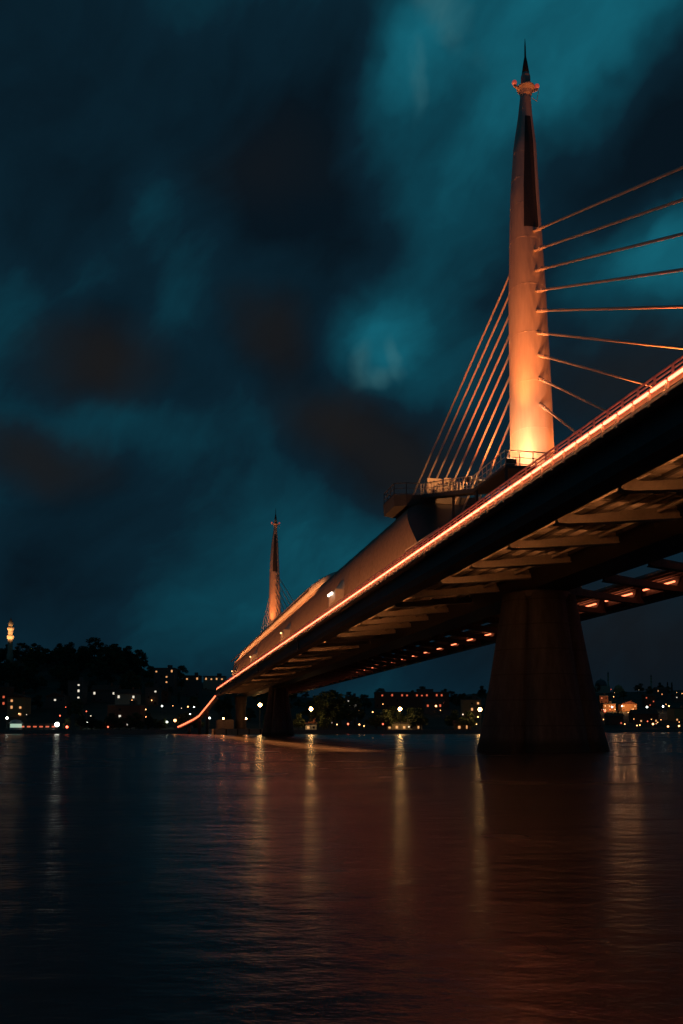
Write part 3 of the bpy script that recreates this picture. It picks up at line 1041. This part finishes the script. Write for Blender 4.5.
bm = bmesh.new(); lathe(bm, [(4.2, 5.503), (4.2, 6.5)] + [(4.1 * math.cos(t * math.pi / 18), 6.5 + 3.2 * math.sin(t * math.pi / 18)) for t in range(9)] + [(0.1, 10.6)], 20); build('dome', bm, M['wall_orange'], mq, True)
keep(592, 626, 676, 915)
minaret(608, 671, 940, ground_z(at(608, 690, 940)[0], 940), 0.9, 'thin dark minaret between the two domes on the right skyline', 0)
minaret(651, 674, 940, ground_z(at(651, 690, 940)[0], 940), 0.9, 'thin dark minaret alone on the right skyline', 0)

# ------------------------------------------------------------------ approach stair at the far end of the bridge
X0, YY, zz0 = at(216, 696, 322)
ap = empty('approach_stair', (X0, YY, 0))
tag(ap, 'long orange lit stair descending from the bridge end to the left quay', 'stair')
path = [(216, 696), (207, 707), (199.5, 716), (194, 719.5), (189, 722), (184, 724.5), (178.5, 727)]
P3 = [Vector(at(x, y, 322 + 3 * i)) - Vector((X0, YY, 0)) for i, (x, y) in enumerate(path)]
bm = bmesh.new(); bm2 = bmesh.new(); bm3 = bmesh.new()
for p, q in zip(P3, P3[1:]):
    beam(bm, p + Vector((0, 0.9, -0.7)), q + Vector((0, 0.9, -0.7)), 2.2, 0.6)
    beam(bm2, p + Vector((0, -1.5, 0)), q + Vector((0, -1.5, 0)), 0.2, 0.42)
    beam(bm3, p + Vector((0, -1.45, 0.55)), q + Vector((0, -1.45, 0.55)), 0.09, 0.09)
build('flight', bm, M['soffit'], ap); build('light_strip', bm2, M['led_far'], ap); build('handrail', bm3, M['rail'], ap)
for p in (P3[1], P3[2], P3[4]):
    bm = bmesh.new(); box(bm, p.x - 0.5, p.x + 0.5, p.y + 0.4, p.y + 1.4, -1, p.z - 1.0)
    build('support_pier', bm, M['pier'], ap)
# abutment landing under the bridge end
A = bridge_world(0, 236, 0)
ab = empty('landing_stage', A, TH)
tag(ab, 'low lit concrete landing stage under the far bridge end', 'landing stage')
bm = bmesh.new(); box(bm, -15, 7, -3, 14, -1.5, 2.0); build('deck', bm, M['wall_cream'], ab)
bm = bmesh.new()
for x in (-14, -10, -6, -2, 2, 6): box(bm, x - 0.2, x + 0.2, -3.3, -3.003, -1.5, 1.9)
build('fender', bm, M['bark'], ab)
bm = bmesh.new(); box(bm, -13, -7, 2, 8, 2.003, 5.2); build('shelter', bm, M['wall_grey'], ab)
for x in (-11, -3, 4):
    bm = bmesh.new(); tube(bm, (x, -2.5, 2.0), (x, -2.5, 5.4), 0.08); h = build('lamp_post', bm, M['pole'], ab)
    bm = bmesh.new(); ball(bm, (x, -2.5, 5.6), 0.25, 8); build('lamp', bm, M['landing_lamp'], h, True)

# ------------------------------------------------------------------ lamps on the far shore
def mast(label, px, py, Y, m='lamp_yellow', big=True, group=None, heads=1, rr=0.72, ring=0.95):
    X, _, z = at(px, py, Y)
    zg = ground_z(X, Y)
    o = empty('street_lamp', (X, Y, zg))
    tag(o, label, 'street lamp', group)
    h = z - zg
    bm = bmesh.new(); tube(bm, (0, 0, -0.2), (0, 0, h), 0.16, 0.09, 8)
    if heads > 1:
        for i in range(heads):
            a = 2 * math.pi * i / heads
            tube(bm, (0, 0, h - 0.15), (ring * math.cos(a), ring * math.sin(a), h), 0.05, None, 6)
    build('pole', bm, M['pole'], o)
    for i in range(heads):
        a = 2 * math.pi * i / heads
        bm = bmesh.new()
        ball(bm, (ring * math.cos(a), ring * math.sin(a), h + rr * 0.6) if heads > 1 else (0, 0, h), rr, 10)
        build('lantern', bm, M[m], o, True)
    keep(px - 4, px + 4, py - 3, Y + 3)
    return o


mast('yellow lamp mast nearest the far pier, leftmost under the bridge', 260, 705, 349)
mast('yellow lamp mast above the small red roofed kiosk', 311, 709, 351)
mast('yellow lamp mast above the long pale pavilion', 400, 709, 352)
mast('yellow lamp mast standing close beside the nearer pier', 480, 709.5, 351)
mast('white lamp mast low on the left quay beside the red stalls', 57, 724.5, 348, 'lamp_white', True, None, 1, 0.9)
for (px, py, mm, r, lab) in (
        (7, 718, 'lamp_white', 0.75, 'white lamp beside the ferry kiosk at the far left'),
        (67, 727, 'lamp_red', 0.8, 'red lamp at the waterside right of the red stalls'),
        (87, 723, 'lamp_white', 0.6, 'lone white lamp on the left quay right of the red lamp'),
        (162, 706, 'lamp_white', 0.6, 'white lamp among green lit trees below the red gable'),
        (194, 707, 'lamp_white', 0.45, 'small white lamp above the foot of the lit stair'),
        (209, 704.5, 'lamp_white', 0.6, 'white lamp beside the top of the lit stair'),
        (190, 714, 'lamp_white', 0.4, 'small white lamp left of the lit stair'),
        (209.5, 718, 'lamp_white', 0.6, 'white lamp beneath the lit stair'),
        (167, 722, 'lamp_white', 0.6, 'white lamp at the foot of the lit stair'),
        (175, 720.5, 'lamp_orange', 0.9, 'orange lamp at the foot of the lit stair'),
        (189, 684, 'lamp_orange', 0.6, 'orange lamp on the slope left of the cream villa'),
        (348, 724, 'lamp_red', 0.6, 'red lamp on the quay between second and third masts'),
        (337, 724.5, 'lamp_orange', 0.35, 'small orange lamp on the quay right of the red kiosk'),
        (393, 699, 'lamp_red', 0.9, 'red lamp above and left of the third yellow mast'),
        (380, 699, 'lamp_red', 0.9, 'red lamp left end below the flat roofed hall'),
        (443, 702, 'lamp_red', 1.1, 'bright red lamp below the right end of the flat roofed hall'),
        (436, 706, 'lamp_orange', 0.8, 'orange lamp on the middle slope below the flat roofed hall'),
        (605, 711, 'lamp_red', 1.2, 'red lamp close to the right edge of the nearer pier'),
        (612, 707, 'lamp_white', 1.0, 'bright white lamp on the right slope nearest the pier'),
        (622, 706, 'lamp_white', 0.75, 'second white lamp from the pier on the right slope'),
        (647, 707, 'lamp_white', 1.05, 'bright white lamp in the middle of the right slope'),
        (663, 706.5, 'lamp_white', 0.95, 'bright white lamp left of the orange warehouse'),
        (669, 706, 'lamp_orange', 0.8, 'orange lamp beside the bright white lamp near the warehouse'),
        (653, 724, 'lamp_orange', 0.9, 'orange lamp on the right quay below the long warehouse'),
        (668, 726.5, 'lamp_orange', 0.8, 'orange lamp on the right quay left of the tall warehouse wall'),
        (679, 726, 'lamp_orange', 0.8, 'orange lamp at the foot of the tall warehouse wall'),
        (637, 725.5, 'lamp_orange', 0.5, 'small orange lamp on the right quay near the brick warehouse'),
        (364, 726, 'lamp_orange', 0.35, 'small orange lamp on the quay left of the pale pavilion')):
    X, Y, zg = on_ground(px, py, 5.0 if py < 722 else 2.6)
    mast(lab, px, py, Y, mm, False, None, 1, r * 0.62)
# a scatter of small lamps among the far houses
for grp, lab, x0, x1, y0, y1, cnt in (
        ('small lamps on the right hillside', 'tiny lamp among the houses on the right hillside', 598, 683, 689, 727, 34),
        ('small lamps under the bridge', 'tiny lamp on the slope behind the quay under the bridge', 318, 478, 699, 727, 20),
        ('small lamps on the left shore', 'tiny lamp among the dark trees on the left shore', 4, 200, 694, 727, 22)):
    for i in range(cnt):
        px, py = random.uniform(x0, x1), random.uniform(y0, y1)
        X, Y, zg = on_ground(px, py, 3.0)
        mast(lab, px, py, Y, random.choice(('lamp_orange', 'lamp_orange', 'lamp_red', 'lamp_dim')), False, grp, 1, random.uniform(0.14, 0.34))
# lights that wash the hilltop houses on the right
for px, py, e in ((611, 691, 2600), (628, 691, 3400), (681, 716, 2600), (618, 684, 1400)):
    X, Y, zg = on_ground(px, py, 1.0)
    d = bpy.data.lights.new('street_glow', 'POINT'); d.energy = e; d.color = (1, 0.42, 0.15); d.shadow_soft_size = 0.4
    o = bpy.data.objects.new('street_glow', d); col.objects.link(o); o.location = (X, Y - 10, zg + 4.5)

# ------------------------------------------------------------------ trees
def leaf_cloud(bm, c, rad, n, size):
    for _ in range(n):
        while True:
            v = Vector((random.uniform(-1, 1), random.uniform(-1, 1), random.uniform(-1, 1)))
            if 0.2 < v.length < 1: break
        p = Vector((c[0] + v.x * rad[0], c[1] + v.y * rad[1], c[2] + v.z * rad[2]))
        a = Vector((random.gauss(0, 1), random.gauss(0, 1), random.gauss(0, 1))).normalized()
        s, t = frame_of(a)
        k = size * random.uniform(0.6, 1.4)
        q = [p + s * k, p + t * k * 0.6, p - s * k, p - t * k * 0.6]
        bm.faces.new([bm.verts.new(x) for x in q])


def tree_proto(kind):
    o = empty('leafy_tree' if kind < 3 else 'cypress_tree')
    bm = bmesh.new(); tb = bmesh.new()
    if kind == 3:
        tube(tb, (0, 0, -0.5), (0, 0, 9.5), 0.25, 0.06, 8)
        for i in range(16):
            z = 1.2 + i * 0.62
            leaf_cloud(bm, (random.uniform(-.2, .2), random.uniform(-.2, .2), z), (1.2 - abs(z - 4) * 0.1, 1.2 - abs(z - 4) * 0.1, 0.8), 38, 0.3)
    else:
        hgt = (9.5, 8.0, 11.0)[kind]
        tube(tb, (0, 0, -0.5), (0.2, 0.1, hgt * 0.45), 0.34, 0.2, 9)
        for i in range(13 + kind * 2):
            a = i * 2.4; rr = random.uniform(0.8, 3.0 + 0.4 * kind); z = hgt * random.uniform(0.22, 0.9)
            rr *= 1.15 - 0.6 * abs(z / hgt - 0.55)
            c = (rr * math.cos(a), rr * math.sin(a), z)
            tube(tb, (0.2, 0.1, hgt * random.uniform(0.25, 0.45)), c, 0.13, 0.04, 6)
            s = random.uniform(1.1, 1.9)
            leaf_cloud(bm, c, (s, s, s * 0.85), 95, 0.38)
        leaf_cloud(bm, (0.2, 0, hgt * 0.9), (1.4, 1.4, 1.3), 90, 0.34)
    build('trunk', tb, M['bark'], o)
    build('crown', bm, M['foliage_dark' if kind in (0, 3) else 'foliage'], o)
    return o


protos = [tree_proto(i) for i in range(4)]
used = [False] * 4
TREES = []


def tree(kind, X, Y, sc_, label, group, force=False):
    px = CX + F * X / Y
    zg = ground_z(X, Y)
    top = HY - (zg + 10 * sc_ - EYE) * F / Y
    half = 3.6 * sc_ * F / Y
    if not force:
        for a, c, t, d in clear:
            if Y < d and px + half > a and px - half < c and top < t + 14: return None
    if used[kind]: o = copy_tree(protos[kind])
    else: o = protos[kind]; used[kind] = True
    o.location = (X, Y, zg - 0.3)
    o.rotation_euler = (0, 0, random.uniform(0, 6.28))
    o.scale = (sc_ * random.uniform(0.9, 1.2), sc_ * random.uniform(0.9, 1.2), sc_ * random.uniform(0.9, 1.15))
    tag(o, label, 'tree', group)
    return o


LW = ('dark leafy tree in the wood on the left hill', 'trees on the left hill')
MW = ('dark tree on the slope behind the quay under the bridge', 'trees under the bridge')
RW = ('dark tree among the houses on the right hill', 'trees on the right hill')
# skyline of the left wood
for px in [-14 + 3.6 * k for k in range(46)]:
    Y = random.uniform(560, 640)
    X = at(px + random.uniform(-2, 2), 700, Y)[0]
    tree(random.choice((0, 0, 1, 2)), X, Y, random.uniform(0.8, 1.35), *LW)
for i in range(95):
    px = random.uniform(-15, 150); Y = random.uniform(375, 590)
    tree(random.choice((0, 0, 1, 2)), at(px, 700, Y)[0], Y, random.uniform(0.7, 1.25), *LW)
for i in range(34):
    px = random.uniform(148, 255); Y = random.uniform(370, 620)
    tree(random.choice((0, 1, 2, 2, 3)), at(px, 700, Y)[0], Y, random.uniform(0.6, 1.0), 'dark tree between the houses left of the bridge end', 'trees left of the bridge end')
for i in range(56):
    px = random.uniform(255, 500); Y = random.uniform(368, 620)
    tree(random.choice((0, 1, 2)), at(px, 700, Y)[0], Y, random.uniform(0.6, 1.0), *MW)
for i in range(60):
    px = random.uniform(590, 695); Y = random.uniform(540, 950)
    tree(random.choice((0, 1, 2, 3)), at(px, 700, Y)[0], Y, random.uniform(0.7, 1.15), *RW)
# taller clump behind the second lamp
for px, Y, s in ((327, 372, 1.35), (333, 380, 1.5), (341, 385, 1.2), (320, 378, 1.1), (355, 392, 1.1)):
    tree(2, at(px, 700, Y)[0], Y, s, 'tall dark tree in the clump between the second and third lamps', 'tall trees between the lamps', True)
# small trees along the left quay
for px in (66, 80, 93, 101, 108, 113, 119, 129, 135, 141, 147, 181, 186, 198):
    Y = random.uniform(350, 357)
    tree(random.choice((0, 1, 2)), at(px + random.uniform(-2, 2), 700, Y)[0], Y, random.uniform(0.4, 0.75), 'small dark tree in the row along the left quay', 'trees along the left quay', True)
# trees lit green by the lamps
for px, Y, s in ((386, 356, 0.95), (410, 366, 1.0), (420, 357, 1.0), (376, 362, 0.9), (468, 356, 0.95), (455, 364, 0.9), (490, 357, 0.9), (273, 357, 0.8), (298, 356, 0.8), (324, 357, 0.85), (394, 368, 1.05)):
    tree(1, at(px, 700, Y)[0], Y, s, 'small leafy tree lit green by a yellow lamp', 'lamp lit quay trees', True)
for px, Y, s in ((155, 366, 0.55), (164, 368, 0.5), (160, 361, 0.45)):
    tree(1, at(px, 700, Y)[0], Y, s, 'small tree lit pale green by the white lamp on the left quay', 'white lit trees on the left quay', True)

# ------------------------------------------------------------------ sky
w = bpy.data.worlds.new('World'); sc.world = w
w.use_nodes = True
nt = w.node_tree; n = nt.nodes; l = nt.links
n.clear()
out = n.new('ShaderNodeOutputWorld')
tc = n.new('ShaderNodeTexCoord')
# warp the directions a little so that no cloud has a clean outline
wn = n.new('ShaderNodeTexNoise'); wn.inputs['Scale'].default_value = 3.2; wn.inputs['Detail'].default_value = 5; wn.inputs['Roughness'].default_value = 0.55
l.new(tc.outputs['Generated'], wn.inputs['Vector'])
sub = n.new('ShaderNodeVectorMath'); sub.operation = 'SUBTRACT'; sub.inputs[1].default_value = (0.5, 0.5, 0.5)
l.new(wn.outputs['Color'], sub.inputs[0])
sca = n.new('ShaderNodeVectorMath'); sca.operation = 'SCALE'; sca.inputs['Scale'].default_value = 0.16
l.new(sub.outputs['Vector'], sca.inputs[0])
wv = n.new('ShaderNodeVectorMath'); wv.operation = 'ADD'
l.new(tc.outputs['Generated'], wv.inputs[0]); l.new(sca.outputs['Vector'], wv.inputs[1])


def math_node(op, a, b=None, c=None, clamp=False):
    m = n.new('ShaderNodeMath'); m.operation = op; m.use_clamp = clamp
    for i, v in enumerate((a, b, c)):
        if v is None: continue
        if isinstance(v, (int, float)): m.inputs[i].default_value = v
        else: l.new(v, m.inputs[i])
    return m.outputs[0]


def blob(px, py, rx, ry, ang):
    d = Vector(ray(px, py)).normalized()
    k = d.y / F                              # pixel to direction scale at that spot
    mp = n.new('ShaderNodeMapping'); mp.vector_type = 'TEXTURE'
    mp.inputs['Location'].default_value = d
    mp.inputs['Rotation'].default_value = (0, R(ang), 0)
    mp.inputs['Scale'].default_value = (rx * k, max(rx, ry) * k * 1.6, ry * k)
    l.new(wv.outputs['Vector'], mp.inputs['Vector'])
    ln = n.new('ShaderNodeVectorMath'); ln.operation = 'LENGTH'
    l.new(mp.outputs['Vector'], ln.inputs[0])
    mr = n.new('ShaderNodeMapRange'); mr.interpolation_type = 'SMOOTHSTEP'
    mr.inputs['From Min'].default_value = 0.0; mr.inputs['From Max'].default_value = 1.0
    mr.inputs['To Min'].default_value = 1.0; mr.inputs['To Max'].default_value = 0.0
    l.new(ln.outputs['Value'], mr.inputs['Value'])
    return mr.outputs['Result']


def total(lst):
    acc = None
    for (px, py, rx, ry, ang, amp) in lst:
        b = blob(px, py, rx, ry, ang)
        acc = math_node('MULTIPLY', b, amp) if acc is None else math_node('MULTIPLY_ADD', b, amp, acc)
    return acc


BRIGHT = [(420, 75, 150, 60, -42, 0.44), (600, 50, 200, 150, 0, 0.46), (440, 250, 90, 230, 25, 0.30), (390, 345, 80, 100, -30, 0.26),
          (640, 245, 170, 75, 0, 0.40), (470, 360, 80, 120, 20, 0.20), (160, 200, 60, 95, 0, 0.20), (190, 300, 130, 60, -30, 0.16), (5, 300, 60, 80, 0, 0.16),
          (390, 550, 240, 80, -15, 0.34), (290, 520, 130, 70, 0, 0.12), (250, 590, 160, 50, -10, 0.08), (110, 430, 120, 38, 0, 0.16), (205, 335, 150, 60, -25, 0.10), (60, 240, 110, 70, 0, 0.06)]
DARK = [(275, 165, 130, 85, 10, 0.28), (345, 255, 150, 80, 0, 0.22), (95, 365, 130, 75, 0, 0.20), (278, 345, 85, 75, 0, 0.22), (660, 120, 180, 85, -25, 0.42),
        (640, 370, 170, 90, 0, 0.30), (390, 450, 170, 85, 20, 0.34), (40, 460, 110, 60, 0, 0.16), (20, 120, 250, 260, 0, 0.12), (60, 600, 330, 170, 0, 0.16), (620, 690, 330, 110, 0, 0.10)]
BROWN = [(95, 368, 100, 60, 0, 0.9), (278, 345, 60, 58, 0, 0.75), (400, 460, 140, 70, 15, 0.85), (630, 370, 190, 80, 0, 0.7), (40, 460, 95, 45, 0, 0.8), (270, 165, 110, 60, 0, 0.3), (330, 420, 90, 45, 0, 0.6), (640, 640, 260, 110, 0, 0.5)]
WISP = [(419, 95, 16, 40, 10, 0.9), (376, 368, 16, 34, 20, 0.4), (412, 355, 12, 32, -10, 0.6), (395, 380, 34, 12, -15, 0.4), (440, 40, 80, 24, 40, 0.5)]
cn = n.new('ShaderNodeTexNoise'); cn.inputs['Scale'].default_value = 4.5; cn.inputs['Detail'].default_value = 7; cn.inputs['Roughness'].default_value = 0.52
mpn = n.new('ShaderNodeMapping'); mpn.vector_type = 'TEXTURE'; mpn.inputs['Scale'].default_value = (1.9, 1.2, 0.8); mpn.inputs['Rotation'].default_value = (0, R(-40), 0)
l.new(wv.outputs['Vector'], mpn.inputs['Vector']); l.new(mpn.outputs['Vector'], cn.inputs['Vector'])
nz = math_node('MULTIPLY_ADD', cn.outputs['Fac'], 1.3, -0.65)
v = math_node('ADD', math_node('ADD', total(BRIGHT), nz), 0.25)
v = math_node('SUBTRACT', v, total(DARK), None, True)
cr = n.new('ShaderNodeValToRGB')
el = cr.color_ramp.elements
el[0].position = 0.0; el[0].color = (0.0022, 0.0070, 0.0125, 1)
el[1].position = 1.0; el[1].color = (0.022, 0.24, 0.32, 1)
e = el.new(0.25); e.color = (0.0030, 0.0155, 0.0270, 1)
e = el.new(0.50); e.color = (0.0036, 0.046, 0.070, 1)
e = el.new(0.75); e.color = (0.0065, 0.115, 0.162, 1)
l.new(v, cr.inputs['Fac'])
mx = n.new('ShaderNodeMix'); mx.data_type = 'RGBA'
br = math_node('MULTIPLY', total(BROWN), 0.85, None, True)
l.new(br, mx.inputs['Factor']); l.new(cr.outputs['Color'], mx.inputs[6]); mx.inputs[7].default_value = (0.0118, 0.0106, 0.0102, 1)
ws = n.new('ShaderNodeMix'); ws.data_type = 'RGBA'
wsn = n.new('ShaderNodeTexNoise'); wsn.inputs['Scale'].default_value = 13; wsn.inputs['Detail'].default_value = 6
wsm = n.new('ShaderNodeMapping'); wsm.vector_type = 'TEXTURE'; wsm.inputs['Scale'].default_value = (0.7, 1, 2.0); wsm.inputs['Rotation'].default_value = (0, R(15), 0)
l.new(wv.outputs['Vector'], wsm.inputs['Vector']); l.new(wsm.outputs['Vector'], wsn.inputs['Vector'])
wm = n.new('ShaderNodeMapRange'); wm.inputs['From Min'].default_value = 0.38; wm.inputs['From Max'].default_value = 0.62
l.new(wsn.outputs['Fac'], wm.inputs['Value'])
wf = math_node('MULTIPLY', math_node('MULTIPLY', total(WISP), wm.outputs['Result']), 1.0, None, True)
l.new(wf, ws.inputs['Factor']); l.new(mx.outputs[2], ws.inputs[6]); ws.inputs[7].default_value = (0.055, 0.17, 0.19, 1)
bg = n.new('ShaderNodeBackground'); bg.inputs['Strength'].default_value = 1.0
l.new(ws.outputs[2], bg.inputs['Color'])
sky = n.new('ShaderNodeTexSky'); sky.sky_type = 'NISHITA'; sky.sun_disc = False
sky.sun_elevation = R(-4); sky.sun_rotation = R(200)
bg2 = n.new('ShaderNodeBackground'); bg2.inputs['Strength'].default_value = 0.01
l.new(sky.outputs['Color'], bg2.inputs['Color'])
ads = n.new('ShaderNodeAddShader')
l.new(bg.outputs[0], ads.inputs[0]); l.new(bg2.outputs[0], ads.inputs[1]); l.new(ads.outputs[0], out.inputs['Surface'])
# last of the twilight
sd = bpy.data.lights.new('sun', 'SUN'); sd.energy = 0.004; sd.angle = R(10); sd.color = (0.7, 0.85, 1.0)
so = bpy.data.objects.new('sun', sd); col.objects.link(so); so.rotation_euler = (R(78), 0, R(-20))

# ------------------------------------------------------------------ output
sc.view_settings.view_transform = 'Standard'
sc.view_settings.look = 'None'
sc.view_settings.exposure = 0
sc.view_settings.gamma = 1
sc.view_settings.use_curve_mapping = False
sc.render.engine = 'CYCLES'
sc.cycles.use_denoising = True
sc.cycles.max_bounces = 5
sc.cycles.diffuse_bounces = 2
sc.cycles.glossy_bounces = 3
sc.cycles.sample_clamp_indirect = 4
sc.cycles.caustics_reflective = False
sc.cycles.caustics_refractive = False
sc.cycles.use_light_tree = True
